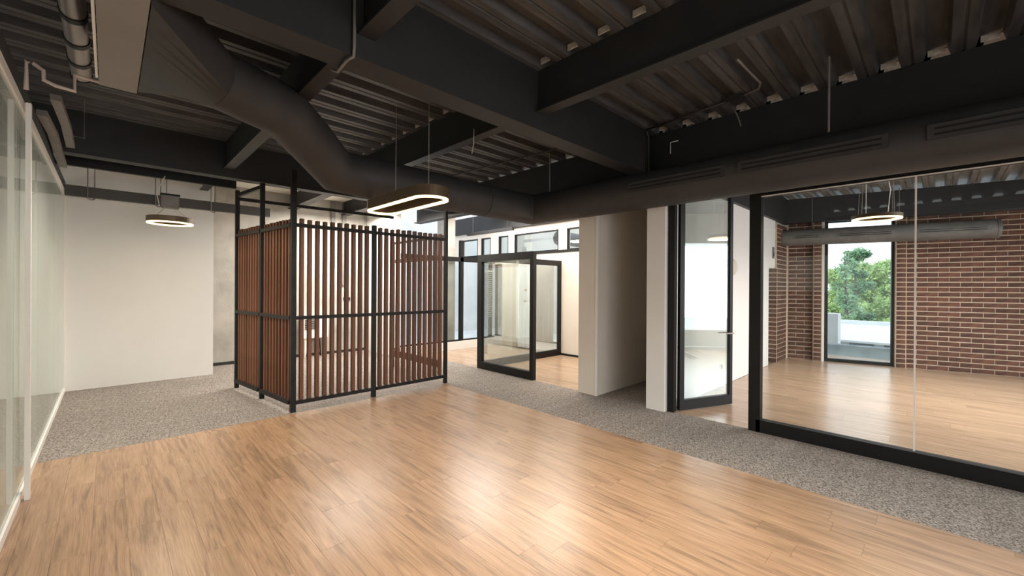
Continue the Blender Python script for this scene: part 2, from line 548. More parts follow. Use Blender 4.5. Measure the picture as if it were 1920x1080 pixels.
o = obj('concrete_column', box(BM(), 6.02, 6.36, 8.62, 8.92, 0, 3.4), M_CONC); tag(o, 'pale concrete column just outside the far window wall', 'column')
o = obj('concrete_column', box(BM(), 7.38, 7.60, 7.55, 7.95, 0, 2.40), M_CREAM); tag(o, 'cream concrete column seen through the framed glass panel', 'column')
# window along X = 7.6 between Y 6.2 and 8.4
struct('wall_right_plinth', box(BM(), 7.6, 7.72, 6.2, 8.6, 0, 0.24), M_OUTW)
wn = structe('window_7', (7.65, 7.0, 0.24), 'tall window behind white curtains past the glass partition')
f = BM(); box(f, 7.62, 7.68, 6.2, 8.5, 2.16, 2.20); box(f, 7.62, 7.68, 6.2, 8.5, 0.24, 0.27)
for y in (6.2, 7.0, 7.9, 8.44): box(f, 7.62, 7.68, y, y + 0.05, 0.24, 2.2)
obj('window_frame', f, M_BLACK, wn)
obj('window_pane', box(BM(), 7.65, 7.656, 6.2, 8.5, 0.27, 2.16), M_GLASS, wn)


def curtain(x, y0, y1, z0, z1, label):
    bm = BM(); n = int((y1 - y0) / 0.02)
    pv = []
    for i in range(n + 1):
        y = y0 + (y1 - y0) * i / n
        dx = 0.022 * math.sin(i * 0.75) + 0.008 * math.sin(i * 2.1)
        pv.append((bm.verts.new((x + dx, y, z0)), bm.verts.new((x + dx, y, z1))))
    for a, b in zip(pv, pv[1:]):
        bm.faces.new((a[0], b[0], b[1], a[1]))
    bmesh.ops.solidify(bm, geom=list(bm.faces), thickness=0.004)
    o = obj('curtain', bm, M_CURT, smooth=True)
    return tag(o, label, 'curtain')


curtain(7.54, 6.32, 6.95, 0.27, 2.18, 'white curtain nearest the black end post of the glass partition')
curtain(7.54, 7.02, 7.52, 0.05, 2.18, 'white curtain beside the cream concrete column')
# blind in the far window
bl = thing('window_blind', 'grey slatted blind in the far window beyond the glass panel', 'blind', (7.26, 8.43, 0.8))
obj('head_rail', box(BM(), 7.10, 7.44, 8.40, 8.45, 1.98, 2.02), M_BLIND, bl)
for k in range(22):
    z = 1.94 - k * 0.055
    obj('slat', bar(BM(), (7.11, 8.425, z), (7.43, 8.425, z), 0.04, 0.004, up=(0, 0.5, 1)), M_BLIND, bl)

# ------------------------------------------------------------------ ceiling: corrugated deck
ce = structe('ceiling', (2.5, 3, DECK), 'dark corrugated steel deck ceiling')
PITCH = 0.305


def deck_sheet(y0, x0, x1, parent, ribs=3, m=None):
    bm = BM()
    prof = []
    for k in range(ribs):
        y = y0 + k * PITCH
        prof += [(y, 3.665), (y + 0.125, 3.665), (y + 0.145, 3.59), (y + 0.200, 3.59), (y + 0.207, 3.603), (y + 0.218, 3.603), (y + 0.225, 3.59), (y + 0.285, 3.59)]
    prof.append((y0 + ribs * PITCH - 0.001, 3.665))
    top = [(y, z + 0.006) for y, z in prof]
    a = [bm.verts.new((x0, y, z)) for y, z in prof]; b = [bm.verts.new((x1, y, z)) for y, z in prof]
    c = [bm.verts.new((x0, y, z)) for y, z in top]; d = [bm.verts.new((x1, y, z)) for y, z in top]
    for i in range(len(prof) - 1):
        bm.faces.new((a[i], b[i], b[i + 1], a[i + 1])); bm.faces.new((c[i + 1], d[i + 1], d[i], c[i]))
        bm.faces.new((a[i], a[i + 1], c[i + 1], c[i])); bm.faces.new((b[i + 1], b[i], d[i], d[i + 1]))
    return obj('deck_sheet', bm, m or M_DECK, parent)


y = -3.1
k0 = 0
while y < 7.0:
    deck_sheet(y, -3.3, 5.12, ce)
    y += 3 * PITCH
struct('roof_slab', box(BM(), -3.3, 5.12, -3.15, 7.05, 3.675, 3.8), M_STEEL, parent=ce)
struct('ceiling_soffit', box(BM(), -3.3, 4.72, 7.0, 10.1, DECK - 0.01, 3.8), M_CREAM, 'cream ceiling soffit beyond the long dark beam')
struct('ceiling_hall', box(BM(), 4.72, 7.72, 7.0, 8.6, DECK, 3.8), M_CREAM)
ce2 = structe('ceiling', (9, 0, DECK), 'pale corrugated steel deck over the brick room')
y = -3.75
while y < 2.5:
    deck_sheet(y, 5.14, 12.8, ce2, m=M_DECK_LIT)
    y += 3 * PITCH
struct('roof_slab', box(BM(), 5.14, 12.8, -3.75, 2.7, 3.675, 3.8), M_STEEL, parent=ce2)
struct('ceiling_side_room', box(BM(), 5.2, 7.72, 2.7, 7.0, DECK, 3.8), M_CREAM)
struct('wall_outside_neighbour', box(BM(), 11.5, 11.7, 3.0, 12.5, -1, 4.2), M_CREAM)
# pale closure strips in the flutes where the deck meets the steel
FL = [(-3.1 + k * PITCH) for k in range(0, 33)]
for y in FL:
    for xx, ya, yb in ((5.085, -1.4, 6.9), (2.80, -1.0, 2.55), (2.80, 2.8, 6.9)):
        if ya < y < yb:
            obj('flute_closure', box(BM(), xx - 0.012, xx, y + 0.012, y + 0.118, 3.605, 3.655), M_CLOSE, ce)


# ------------------------------------------------------------------ steel beams
def beam_x(name, x0, x1, y0, y1, z0, z1, label):
    b = structe(name, ((x0 + x1) / 2, (y0 + y1) / 2, z0), label)
    obj('web', box(BM(), x0, x1, y0 + 0.004, y1 - 0.06, z0 + 0.02, z1), M_STEEL, b)
    obj('flange', box(BM(), x0, x1, y0, y1, z0, z0 + 0.018), M_STEEL, b)
    return b


b = beam_x('beam_main', -3.3, 4.86, 2.58, 2.79, 3.05, DECK, 'long charcoal steel beam crossing the open room')
obj('end_plate', box(BM(), 4.86, 4.875, 2.57, 2.80, 3.045, DECK), M_STEEL, b)
obj('end_plate', box(BM(), 4.875, 5.08, 2.64, 2.73, 3.06, DECK), M_STEEL, b)
b = beam_x('beam_far', -3.3, 5.1, 6.92, 7.10, 3.10, DECK, 'long charcoal beam above the carpet')
struct('beam_rear_rail', box(BM(), -0.46, 1.4, 7.5, 7.56, 3.07, 3.19), M_BLACK)
g = structe('beam_girder', (5.15, 0, 3.05), 'deep dark girder above the glazed wall')
obj('web', box(BM(), 5.10, 5.14, -3.6, 8.4, 3.05, 3.585), M_STEEL, g)
obj('flange', box(BM(), 5.03, 5.21, -3.6, 8.4, 3.03, 3.05), M_STEEL, g)


def beam_y(name, x0, x1, y0, y1, z0, label):
    b = structe(name, ((x0 + x1) / 2, (y0 + y1) / 2, z0), label)
    obj('web', box(BM(), (x0 + x1) / 2 - 0.02, (x0 + x1) / 2 + 0.02, y0, y1, z0 + 0.015, DECK), M_STEEL, b)
    obj('flange', box(BM(), x0, x1, y0, y1, z0, z0 + 0.015), M_STEEL, b)
    return b


beam_y('beam_cross', 1.13, 1.25, -3.0, 2.585, 3.2, 'cross beam stub nearest the camera')
beam_y('beam_cross', 1.13, 1.25, 2.79, 6.925, 3.2, 'cross beam passing above the bent duct')
beam_y('beam_cross', 2.80, 2.92, -3.0, 2.585, 3.2, 'cross beam dividing the right deck bays')
beam_y('beam_cross', 2.80, 2.92, 2.79, 6.925, 3.2, 'cross beam behind the oblong pendant')
beam_y('beam_cross', 1.13, 1.25, 7.10, 8.95, 3.24, 'cross beam stub above the white wall')
beam_y('beam_cross', 2.80, 2.98, 7.10, 9.9, 3.26, 'cross beam against the concrete wall')
beam_y('beam_cross', 3.95, 4.12, 7.10, 9.9, 3.26, 'cross beam by the bright soffit')
# beams in the brick room
struct('beam_room_side', box(BM(), 5.25, 11.05, 2.36, 2.44, 3.03, DECK), M_STEEL, 'dark beam on top of the white wall in the brick room')


def BX(y, off=0.0):
    return 11.62 - 0.25 * y - off


bm = BM(); bar(bm, (BX(2.44, .06), 2.44, 3.31), (BX(-3.6, .06), -3.6, 3.31), 0.10, 0.54)
struct('beam_room_far', bm, M_STEEL, 'charcoal beam above the brick wall')

# ------------------------------------------------------------------ brick wall (X = 11.62 - 0.25 Y)
BD = Vector((-0.25, 1, 0)).normalized()      # along the wall
BN = Vector((1, 0.25, 0)).normalized()       # away from the camera, through the wall


def BP(s, d, z):
    """s metres along the wall from Y = 0.5, d metres behind the face"""
    o = Vector((BX(0.5), 0.5, 0))
    v = o + BD * s + BN * d
    return (v.x, v.y, z)


BL_, BH_ = 0.306, 0.096
bwall = structe('wall_brick', (BX(0), 0, 0), 'red brown brick wall with pale mortar in the glazed room')


def seg_mass(s0, s1, d0, d1, z0, z1, m, name='mortar_bed'):
    bm = BM(); dm = (d0 + d1) / 2
    bar(bm, BP(s0, dm, (z0 + z1) / 2), BP(s1, dm, (z0 + z1) / 2), d1 - d0, z1 - z0)
    return obj(name, bm, m, bwall)


WS0, WS1 = 0.10, 1.30      # window opening along the wall
TOPZ = 3.073
seg_mass(-4.2, WS0 - 0.02, 0.0, 0.2, 0, TOPZ, M_MORTAR)
seg_mass(WS1 + 0.02, 2.1, 0.12, 0.3, 0, TOPZ, M_MORTAR)
seg_mass(WS0 - 0.16, WS0, -0.06, 0.2, 0, TOPZ, M_MORTAR)
seg_mass(WS1, WS1 + 0.15, -0.0, 0.2, 0, TOPZ, M_MORTAR)
rest = BM(); nb = 0


def brick(p0, p1, depth, z, joined=None):
    """a brick whose face spans p0-p1 (points on the face line)"""
    a = Vector(p0); b = Vector(p1); d = (b - a).normalized()
    nn = Vector((-d.y, d.x, 0))
    c0 = a - nn * 0.0; c1 = b
    j = random.uniform(-0.002, 0.003)
    bm = joined if joined is not None else BM()
    zz = z + BH_ / 2
    bar(bm, c0 + d * 0.006 + nn * j + Vector((0, 0, zz)), c1 - d * 0.006 + nn * j + Vector((0, 0, zz)), depth, BH_ - 0.019)
    if joined is None:
        obj('brick', bm, M_BRICK, bwall)


nz = int(TOPZ / BH_)
for r in range(nz + 1):
    z = r * BH_
    if z + BH_ > TOPZ: break
    # main field right of the window
    s = WS0 - 0.17 - (0.153 if r % 2 else 0.0)
    if r % 2: brick(BP(WS0 - 0.17, 0, 0)[:2] + (0,), BP(WS0 - 0.17 - 0.153, 0, 0)[:2] + (0,), 0.02, z); nb += 1
    while s > -4.1:
        e = s - BL_
        p0 = BP(s, 0, 0); p1 = BP(e, 0, 0)
        if s > -2.0:
            brick(p0, p1, 0.02, z); nb += 1
        else:
            brick(p0, p1, 0.02, z, rest)
        s = e
    # narrow pier at the right jamb
    brick(BP(WS0 - 0.005, -0.06, 0), BP(WS0 - 0.155, -0.06, 0), 0.02, z); nb += 1
    # left jamb pier
    brick(BP(WS1 + 0.145, 0, 0), BP(WS1 + 0.005, 0, 0), 0.02, z); nb += 1
    # recessed field
    s = WS1 + 0.15
    lens = (0.306, 0.153) if r % 2 else (0.153, 0.306)
    for l_ in lens:
        if nb < 298:
            brick(BP(s + l_, 0.12, 0), BP(s, 0.12, 0), 0.02, z); nb += 1
        else:
            brick(BP(s + l_, 0.12, 0), BP(s, 0.12, 0), 0.02, z, rest)
        s += l_
o = obj('brick_courses', rest, M_BRICK, bwall); o['kind'] = 'stuff'
print('bricks', nb)
# side return (faces -Y) beside the white wall, its own little wall
bs = structe('wall_brick_return', (10.7, 2.4, 0), 'narrow brick return beside the bright opening')
obj('mortar_bed', box(BM(), 10.26, 11.3, 2.40, 2.6, 0, 2.98), M_MORTAR, bs)
obj('mortar_bed', box(BM(), 10.245, 10.262, 2.39, 2.6, 0, 2.05), M_MORTAR, bs)
for r in range(31):
    z = r * BH_
    s = 10.265 + (0.0 if r % 2 else 0.0)
    for l_ in ((0.153, 0.306, 0.306) if r % 2 else (0.306, 0.306, 0.153)):
        obj('brick', box(BM(), s + 0.006, s + l_ - 0.006, 2.388, 2.41, z + 0.009, z + BH_ - 0.009), M_BRICK, bs); s += l_
    if z < 1.98:
        obj('brick', box(BM(), 10.235, 10.255, 2.395, 2.595, z + 0.009, z + BH_ - 0.009), M_BRICK, bs)
# bright slot opening
op = structe('window_9', (10.0, 2.5, 0), 'narrow bright opening beside the brick return')
f = BM(); box(f, 9.78, 9.81, 2.44, 2.66, 0, 2.05); box(f, 9.81, 10.24, 2.44, 2.66, 2.02, 2.05)
obj('window_frame', f, M_WMETAL, op)
obj('window_pane', box(BM(), 9.81, 10.24, 2.60, 2.606, 0.02, 2.02), M_GLASS, op)
# the window in the brick wall
wn = structe('window_8', (BX(1), 1, 0), 'tall black framed window in the brick wall looking onto trees')


def wpart(name, s0, s1, d0, d1, z0, z1, m):
    bm = BM(); dm = (d0 + d1) / 2
    bar(bm, BP(s0, dm, (z0 + z1) / 2), BP(s1, dm, (z0 + z1) / 2), d1 - d0, z1 - z0)
    return obj(name, bm, m, wn)


wpart('window_jamb', WS1 - 0.045, WS1, -0.01, 0.2, 0, TOPZ, M_WMETAL)
wpart('window_frame', WS0, WS0 + 0.045, 0.05, 0.13, 0.0, TOPZ, M_BLACK)
wpart('window_frame', WS1 - 0.11, WS1 - 0.05, 0.02, 0.13, 0.0, TOPZ, M_BLACK)
wpart('window_frame', WS0, WS1 - 0.05, 0.05, 0.13, 0.0, 0.07, M_BLACK)
wpart('window_frame', WS0, WS1 - 0.05, 0.05, 0.13, TOPZ - 0.05, TOPZ, M_BLACK)
wpart('window_pane', WS0 + 0.045, WS1 - 0.11, 0.085, 0.091, 0.07, TOPZ - 0.05, M_GLASS)

# ------------------------------------------------------------------ glazed front of the brick room
gz = structe('wall_glazed', (5.2, 0, 0), 'black framed full height glass wall in front of the brick room')
obj('bottom_rail', box(BM(), 5.16, 5.26, -3.0, 1.40, 0, 0.135), M_BLACK, gz)
obj('stile', box(BM(), 5.16, 5.26, 1.36, 1.475, 0, 2.66), M_BLACK, gz)
obj('top_rail', box(BM(), 5.16, 5.26, -3.0, 1.36, 2.61, 2.66), M_BLACK, gz)
obj('bead', box(BM(), 5.155, 5.165, -3.0, 1.36, 2.602, 2.612), M_WMETAL, gz)
obj('glass_pane', box(BM(), 5.205, 5.213, 0.145, 1.36, 0.135, 2.61), M_GLASS, gz)
obj('glass_pane', box(BM(), 5.205, 5.213, -3.0, 0.13, 0.135, 2.61), M_GLASS, gz)
obj('glass_joint', box(BM(), 5.203, 5.215, 0.131, 0.144, 0.135, 2.61), M_WMETAL, gz)
struct('wall_over_glazing', box(BM(), 5.17, 5.25, -3.0, 1.475, 2.66, 3.03), M_BLACK)

# door frame and leaf
dr = structe('door_1', (5.2, 2.0, 0), 'tall black framed glass door standing open into the brick room')
obj('door_frame', box(BM(), 5.17, 5.25, 2.34, 2.42, 0, 3.0), M_BLACK, dr)
obj('door_frame', box(BM(), 5.17, 5.25, 1.475, 2.34, 2.94, 3.0), M_BLACK, dr)
h0 = Vector((5.29, 2.33, 0)); h1 = Vector((6.13, 1.97, 0)); dd = (h1 - h0).normalized()


def dbar(a, b, z0, z1, th):
    p = h0 + dd * a; q = h0 + dd * b
    zc = (z0 + z1) / 2
    return bar(BM(), p + Vector((0, 0, zc)), q + Vector((0, 0, zc)), th, z1 - z0)


LW = (h1 - h0).length
obj('stile', dbar(0, 0.075, 0.01, 2.90, 0.045), M_BLACK, dr)
obj('stile', dbar(LW - 0.05, LW, 0.01, 2.90, 0.045), M_BLACK, dr)
obj('rail', dbar(0.075, LW - 0.05, 0.01, 0.14, 0.045), M_BLACK, dr)
obj('rail', dbar(0.075, LW - 0.05, 2.83, 2.90, 0.045), M_BLACK, dr)
obj('glass_pane', dbar(0.075, LW - 0.05, 0.14, 2.83, 0.008), M_GLASSF, dr)
nrm = Vector((-dd.y, dd.x, 0))
hb = BM()
for sgn in (-1, 1):
    c = h0 + dd * (LW - 0.025) + Vector((0, 0, 0.98))
    tube(hb, [c + nrm * 0.02 * sgn, c + nrm * 0.06 * sgn, c + nrm * 0.065 * sgn - dd * 0.13], 0.009, 8)
obj('handle', hb, M_CHROME, dr)['label'] = 'brass coloured lever handle'

# ------------------------------------------------------------------ framed glass panel in the corridor
gp = thing('glass_panel', 'free standing black framed glass panel at the edge of the carpet', 'glass panel', (5.2, 5.5, 0))
obj('bottom_rail', box(BM(), 5.16, 5.24, 4.86, 6.15, 0.005, 0.14), M_BLACK, gp)
obj('top_rail', box(BM(), 5.16, 5.24, 4.86, 6.15, 2.07, 2.20), M_BLACK, gp)
obj('stile', box(BM(), 5.16, 5.24, 4.78, 4.86, 0.005, 2.20), M_BLACK, gp)
obj('stile', box(BM(), 5.16, 5.24, 6.15, 6.26, 0.005, 2.20), M_BLACK, gp)
obj('glass_pane', box(BM(), 5.196, 5.204, 4.86, 6.15, 0.14, 2.07), M_GLASS, gp)
pp = structe('wall_glass_partition', (6.4, 6.17, 0), 'black framed glass partition running back from the glass panel')
obj('bottom_rail', box(BM(), 5.27, 7.6, 6.14, 6.20, 0, 0.14), M_BLACK, pp)
obj('top_rail', box(BM(), 5.27, 7.6, 6.14, 6.20, 2.08, 2.20), M_BLACK, pp)
obj('stile', box(BM(), 7.52, 7.6, 6.14, 6.20, 0.14, 2.08), M_BLACK, pp)
obj('glass_pane', box(BM(), 5.27, 6.42, 6.166, 6.174, 0.14, 2.08), M_GLASS, pp)
obj('glass_pane', box(BM(), 6.43, 7.52, 6.166, 6.174, 0.14, 2.08), M_GLASS, pp)

for z in (1.28, 1.52):
    obj('clamp', box(BM(), 6.40, 6.45, 6.15, 6.19, z - 0.02, z + 0.02), M_CHROME, pp)
lf = thing('linear_lamp_body', 'slim dark linear ceiling fixture near the high windows', 'light fixture', (6.6, 7.6, 2.88))
obj('housing', box(BM(), 6.56, 6.64, 6.75, 8.40, 2.88, 2.95), M_STEEL, lf)
for yy in (6.95, 8.2):
    obj('hanger_rod', tube(BM(), [(6.6, yy, 2.95), (6.6, yy, DECK)], 0.005, 6), M_DARKW, lf)
ed = thing('exhaust_duct', 'round grey duct glimpsed through the widest high window', 'duct', (9.6, 7.2, 2.6))
o = obj('duct_run', tube(BM(), [(9.0, 7.35, 2.95), (11.5, 7.35, 2.95)], 0.19, 24), M_DUCT2, ed); autosmooth(o)
o = obj('collar', tube(BM(), [(8.96, 7.35, 2.95), (9.05, 7.35, 2.95)], 0.20, 24), M_GREYS, ed); autosmooth(o)
t = thing('wall_sensor', 'small dark sensor high on the white wall by the round duct', 'sensor', (10.05, 2.42, 2.1))
obj('sensor_body', box(BM(), 10.02, 10.12, 2.41, 2.43, 2.22, 2.46), M_GREYS, t); obj('sensor_window', box(BM(), 10.04, 10.10, 2.405, 2.41, 2.26, 2.34), M_BLACK, t)

# ------------------------------------------------------------------ left glass wall
lg = structe('wall_left_glass', (-0.47, 4.5, 0), 'white framed pale green glass wall along the side')
obj('bottom_rail', box(BM(), -0.49, -0.455, -3.0, 9.0, 0, 0.06), M_WMETAL, lg)
obj('top_rail', box(BM(), -0.50, -0.455, -3.0, 9.0, 2.89, 2.96), M_WMETAL, lg)
yj = [-3.0, -1.0, 1.0, 2.9, 4.55, 5.75, 7.4, 9.0]
for a, b in zip(yj, yj[1:]):
    obj('glass_pane', box(BM(), -0.476, -0.468, a + 0.004, b - 0.004, 0.06, 2.89), M_GLASSG, lg)
obj('end_stile', box(BM(), -0.50, -0.455, 8.95, 9.0, 0.06, 2.89), M_WMETAL, lg)
o = obj('white_post', box(BM(), -0.44, -0.412, 4.68, 4.73, 0, 2.93), M_WMETAL)
tag(o, 'slim white upright post standing against the pale green glass wall', 'post')
struct('wall_over_glass', box(BM(), -0.52, -0.46, -3.0, 9.0, 2.96, 3.1), M_STEEL)

# ------------------------------------------------------------------ slatted timber enclosure
sc = thing('slatted_enclosure', 'brown timber slat enclosure held between black steel posts', 'screen', (2.7, 6.5, 0))
PT = [(1.665, 5.65), (1.55, 6.63), (1.43, 7.58)]
PF = [(2.735, 5.65), (3.98, 5.65)]


def post(x, y, h, w=0.055):
    obj('post', box(BM(), x - w / 2, x + w / 2, y - w / 2, y + w / 2, 0, h), M_POST, sc)


post(*PT[0], 3.04, 0.06); post(*PT[1], 3.03); post(*PT[2], 3.06)
post(*PF[0], 2.46); post(*PF[1], 2.95, 0.05)
post(4.0, 7.45, 2.46, 0.05)
for (x0, y0), (x1, y1) in ((PT[0], PF[0]), (PF[0], PF[1]), (PT[0], PT[1]), (PT[1], PT[2])):
    d = Vector((x1 - x0, y1 - y0, 0)); Ln = d.length; d.normalize()
    nn = Vector((d.y, -d.x, 0))
    if nn.y > 0.5 or nn.x > 0.5: nn = -nn          # outward: towards -Y or -X
    front = abs(d.x) > 0.9
    a = Vector((x0, y0, 0)) + d * 0.03; b = Vector((x1, y1, 0)) - d * 0.03
    for z, hh in ((0.12, 0.035), (1.185, 0.035), (2.355, 0.035)):
        off = nn * (0.022)
        obj('rail', bar(BM(), a + off + Vector((0, 0, z)), b + off + Vector((0, 0, z)), 0.024 if z > 1 else 0.05, 0.045), M_POST, sc)
    if front:
        n = 10 if Ln < 1.15 else 12
        w, dep = 0.042, 0.062
    else:
        n = 9
        w, dep = 0.034, 0.045
    for k in range(n):
        p = a + d * ((k + 0.75) * (Ln - 0.06) / (n + 0.5))
        c = p - nn * (dep / 2 - 0.012)
        bm = BM()
        bar(bm, c + Vector((0, 0, 0.14)), c + Vector((0, 0, 2.44 + random.uniform(-0.006, 0.006))), w, dep, up=nn)
        obj('slat', bm, M_SLAT, sc)
# timber boards on the inner side and top ties
obj('board', box(BM(), 3.93, 3.965, 5.75, 7.42, 2.03, 2.10), M_SLAT, sc)
obj('board', box(BM(), 3.93, 3.965, 5.75, 7.42, 0.24, 0.36), M_SLAT, sc)
obj('tie_bar', bar(BM(), (1.46, 7.58, 2.93), (4.0, 7.45, 2.93), 0.04, 0.05), M_POST, sc)
obj('tie_bar', bar(BM(), (1.55, 6.66, 2.98), (1.43, 7.55, 2.98), 0.04, 0.05), M_POST, sc)
obj('tie_bar', box(BM(), 3.98, 4.02, 5.68, 7.42, 2.40, 2.44), M_POST, sc)

# white wall unit behind the slats
un = thing('wall_unit', 'white louvred wall unit glimpsed low behind the slats', 'appliance', (3.3, 9.75, 0.35))
obj('casing', box(BM(), 3.05, 3.60, 9.70, 9.89, 0.42, 0.92), M_WMETAL, un)
for k in range(6):
    obj('louver', box(BM(), 3.10, 3.40, 9.685, 9.70, 0.62 + k * 0.04, 0.635 + k * 0.04), M_BLACK, un)
obj('foot', box(BM(), 3.10, 3.16, 9.72, 9.88, 0, 0.42), M_WMETAL, un); obj('foot', box(BM(), 3.49, 3.55, 9.72, 9.88, 0, 0.42), M_WMETAL, un)
o = obj('hose', tube(BM(), [(3.12, 9.66, 0.02), (3.14, 9.6, 0.3), (3.25, 9.56, 0.42), (3.38, 9.6, 0.40), (3.42, 9.66, 0.02)], 0.012, 8), M_DARKW, smooth=True)
tag(o, 'black hose looping in front of the white louvred unit', 'hose')
o = obj('wall_switch', box(BM(), 4.02, 4.18, 9.88, 9.9, 1.24, 1.31), M_BLACK); tag(o, 'small dark switch plate on the concrete wall', 'switch')
for x, lb in ((3.72, 'left'), (3.98, 'right')):
    o = obj('conduit_pipe', box(BM(), x, x + 0.09, 9.86, 9.9, 2.0 if lb == 'left' else 1.6, 3.55), M_GREYS)
    tag(o, 'grey vertical conduit on the concrete wall, %s of the pair' % lb, 'conduit')

# ------------------------------------------------------------------ main bent duct
du = thing('air_duct', 'large charcoal round duct bending across the ceiling and corridor', 'duct', (4.7, 4.4, 2.56))
R = 0.222
ZC = 2.785


def duct_piece(name, pts, rad, parent, m, seg=40):
    o = obj(name, tube(BM(), pts, rad, seg), m, parent)
    return autosmooth(o, 50)


duct_piece('duct_run', [(4.73, -3.0, ZC), (4.73, 4.40, ZC), (3.2, 4.38, ZC), (1.98, 4.38, ZC), (1.70, 4.40, 2.80), (1.36, 4.13, 2.96), (1.07, 3.93, 3.09), (0.50, 3.54, 3.06)], [R] * 7 + [0.205], du, M_DUCT)
# flare from the rectangular neck to the round duct
bm = BM(); seg = 40
c = Vector((0.50, 3.54, 3.06)); d = (Vector((0.50, 3.54, 0)) - Vector((1.07, 3.93, 0))).normalized(); s = Vector((d.y, -d.x, 0))
ra, rb = [], []
for j in range(seg):
    an = 2 * PI * j / seg
    ca, sa = math.cos(an), math.sin(an)
    ra.append(bm.verts.new(c + s * ca * 0.21 + Vector((0, 0, sa * 0.21))))
    q = max(abs(ca), abs(sa))
    rb.append(bm.verts.new((0.15, 3.42 - ca / q * 0.66 * (1 if s.y < 0 else -1), 3.14 + sa / q * 0.14)))
for j in range(seg):
    bm.faces.new((ra[j], ra[(j + 1) % seg], rb[(j + 1) % seg], rb[j]))
bm.faces.new(rb)
autosmooth(obj('flare', bm, M_DUCT, du), 40)
# joint seams
for p, ax in (((3.7, 4.38), 'x'), ((4.73, 2.9), 'y')):
    if ax == 'x': q = [(p[0] - 0.01, p[1], ZC), (p[0] + 0.01, p[1], ZC)]
    else: q = [(p[0], p[1] - 0.012, ZC), (p[0], p[1] + 0.012, ZC)]
    duct_piece('seam_ring', q, R + 0.002, du, M_DUCT)


def vent(parent, cx, rr, y0, y1, ang, m, nm='slot_vent'):
    """slot diffuser on the side of a duct that runs along Y: frame plus two dark slots"""
    n = Vector((math.cos(ang), 0, math.sin(ang))); t = Vector((-math.sin(ang), 0, math.cos(ang)))
    c = Vector((cx, 0, ZC)) + n * (rr + 0.004)
    Y0 = Vector((0, y0, 0)); Y1 = Vector((0, y1, 0))
    v = obj(nm, bar(BM(), c + Y0, c + Y1, 0.014, 0.115, up=t), m, parent)
    for k in (-1, 1):
        cc = c + t * (0.022 * k) + n * 0.0065
        obj('slot', bar(BM(), cc + Y0 + Vector((0, 0.04, 0)), cc + Y1 - Vector((0, 0.04, 0)), 0.006, 0.016, up=t), M_SLOT, v)


vent(du, 4.73, R, 1.52, 2.62, PI - 0.05, M_DUCT)
vent(du, 4.73, R, 0.28, 1.40, PI - 0.05, M_DUCT)
vent(du, 4.73, R, -1.0, 0.06, PI - 0.05, M_DUCT)
# hanger rods of the duct
duct_hang = [(4.45, 0.66, 2.95, 3.6), (4.72, 4.05, 3.0, 3.6)]
for x, y, z0, z1 in duct_hang:
    obj('hanger_rod', tube(BM(), [(x, y, z0), (x, y, z1)], 0.008, 8), M_GREYS, du)

# plenum box
ub = thing('plenum_box', 'long flat grey plenum box hanging where the duct starts', 'air unit', (0.05, 2.8, 3.0))
obj('casing', box(BM(), -0.05, 0.145, 1.6, 4.12, 3.0, 3.28), M_UNIT, ub)
obj('trim_strip', box(BM(), -0.068, -0.055, 1.6, 4.02, 3.01, 3.035), M_WMETAL, ub)
for yy in (1.8, 3.9):
    obj('hanger_rod', tube(BM(), [(0.04, yy, 3.28), (0.04, yy, 3.59)], 0.006, 6), M_GREYS, ub)

# silver pipe with clamps behind the plenum
sp = thing('clamped_pipe', 'silvery round pipe with black clamps beside the plenum box', 'pipe', (-0.165, 3.9, 3.26))
o = obj('pipe', tube(BM(), [(-0.165, 1.5, 3.33), (-0.165, 5.0, 3.33)], 0.062, 24), M_SILV, sp); autosmooth(o)
for yy in (3.45, 3.85, 4.25, 4.62, 4.98):
    o = obj('clamp', tube(BM(), [(-0.165, yy - 0.03, 3.33), (-0.165, yy + 0.03, 3.33)], 0.068, 24), M_BLACK, sp); autosmooth(o)
for yy in (3.85, 4.62):
    obj('hanger_rod', tube(BM(), [(-0.165, yy, 3.39), (-0.165, yy, 3.59)], 0.006, 6), M_DARKW, sp)

# PVC drain
DP = [(-0.402, 2.91), (-0.402, 3.10), (-0.372, 3.098), (-0.325, 3.065), (-0.323, 3.0), (-0.266, 2.98), (-0.176, 2.972), (-0.177, 3.085), (-0.02, 3.08)]
o = obj('drain_pipe', tube(BM(), [(x, 4.3, z) for x, z in DP] + [(-0.02, 4.14, 3.08)], 0.013, 10), M_PVC)
autosmooth(o); tag(o, 'pinkish white drain pipe stepping down beside the clamped pipe', 'pipe')
# two grey sheet troughs at upper left
for pts, lb in (([(-0.425, 5.5, 3.10), (-0.41, 6.3, 3.13), (-0.405, 7.5, 3.05)], 'grey bent sheet metal trough nearer the glass wall'),
                ([(-0.33, 5.3, 3.20), (-0.31, 6.15, 3.20), (-0.31, 6.85, 3.16)], 'grey bent sheet metal trough farther from the glass wall')):
    bm = BM()
    bar(bm, pts[0], pts[1], 0.065, 0.05); bar(bm, pts[1], pts[2], 0.07, 0.05)
    o = obj('cable_trough', bm, M_GREYS); tag(o, lb, 'trough')
o = obj('trough_bracket', tube(BM(), [(-0.27, 6.4, 3.12), (-0.27, 6.4, 3.165), (-0.19, 6.4, 3.16), (-0.19, 6.4, 3.59)], 0.007, 8), M_GREYS)
tag(o, 'thin bracket rod holding the grey troughs from the deck', 'bracket')

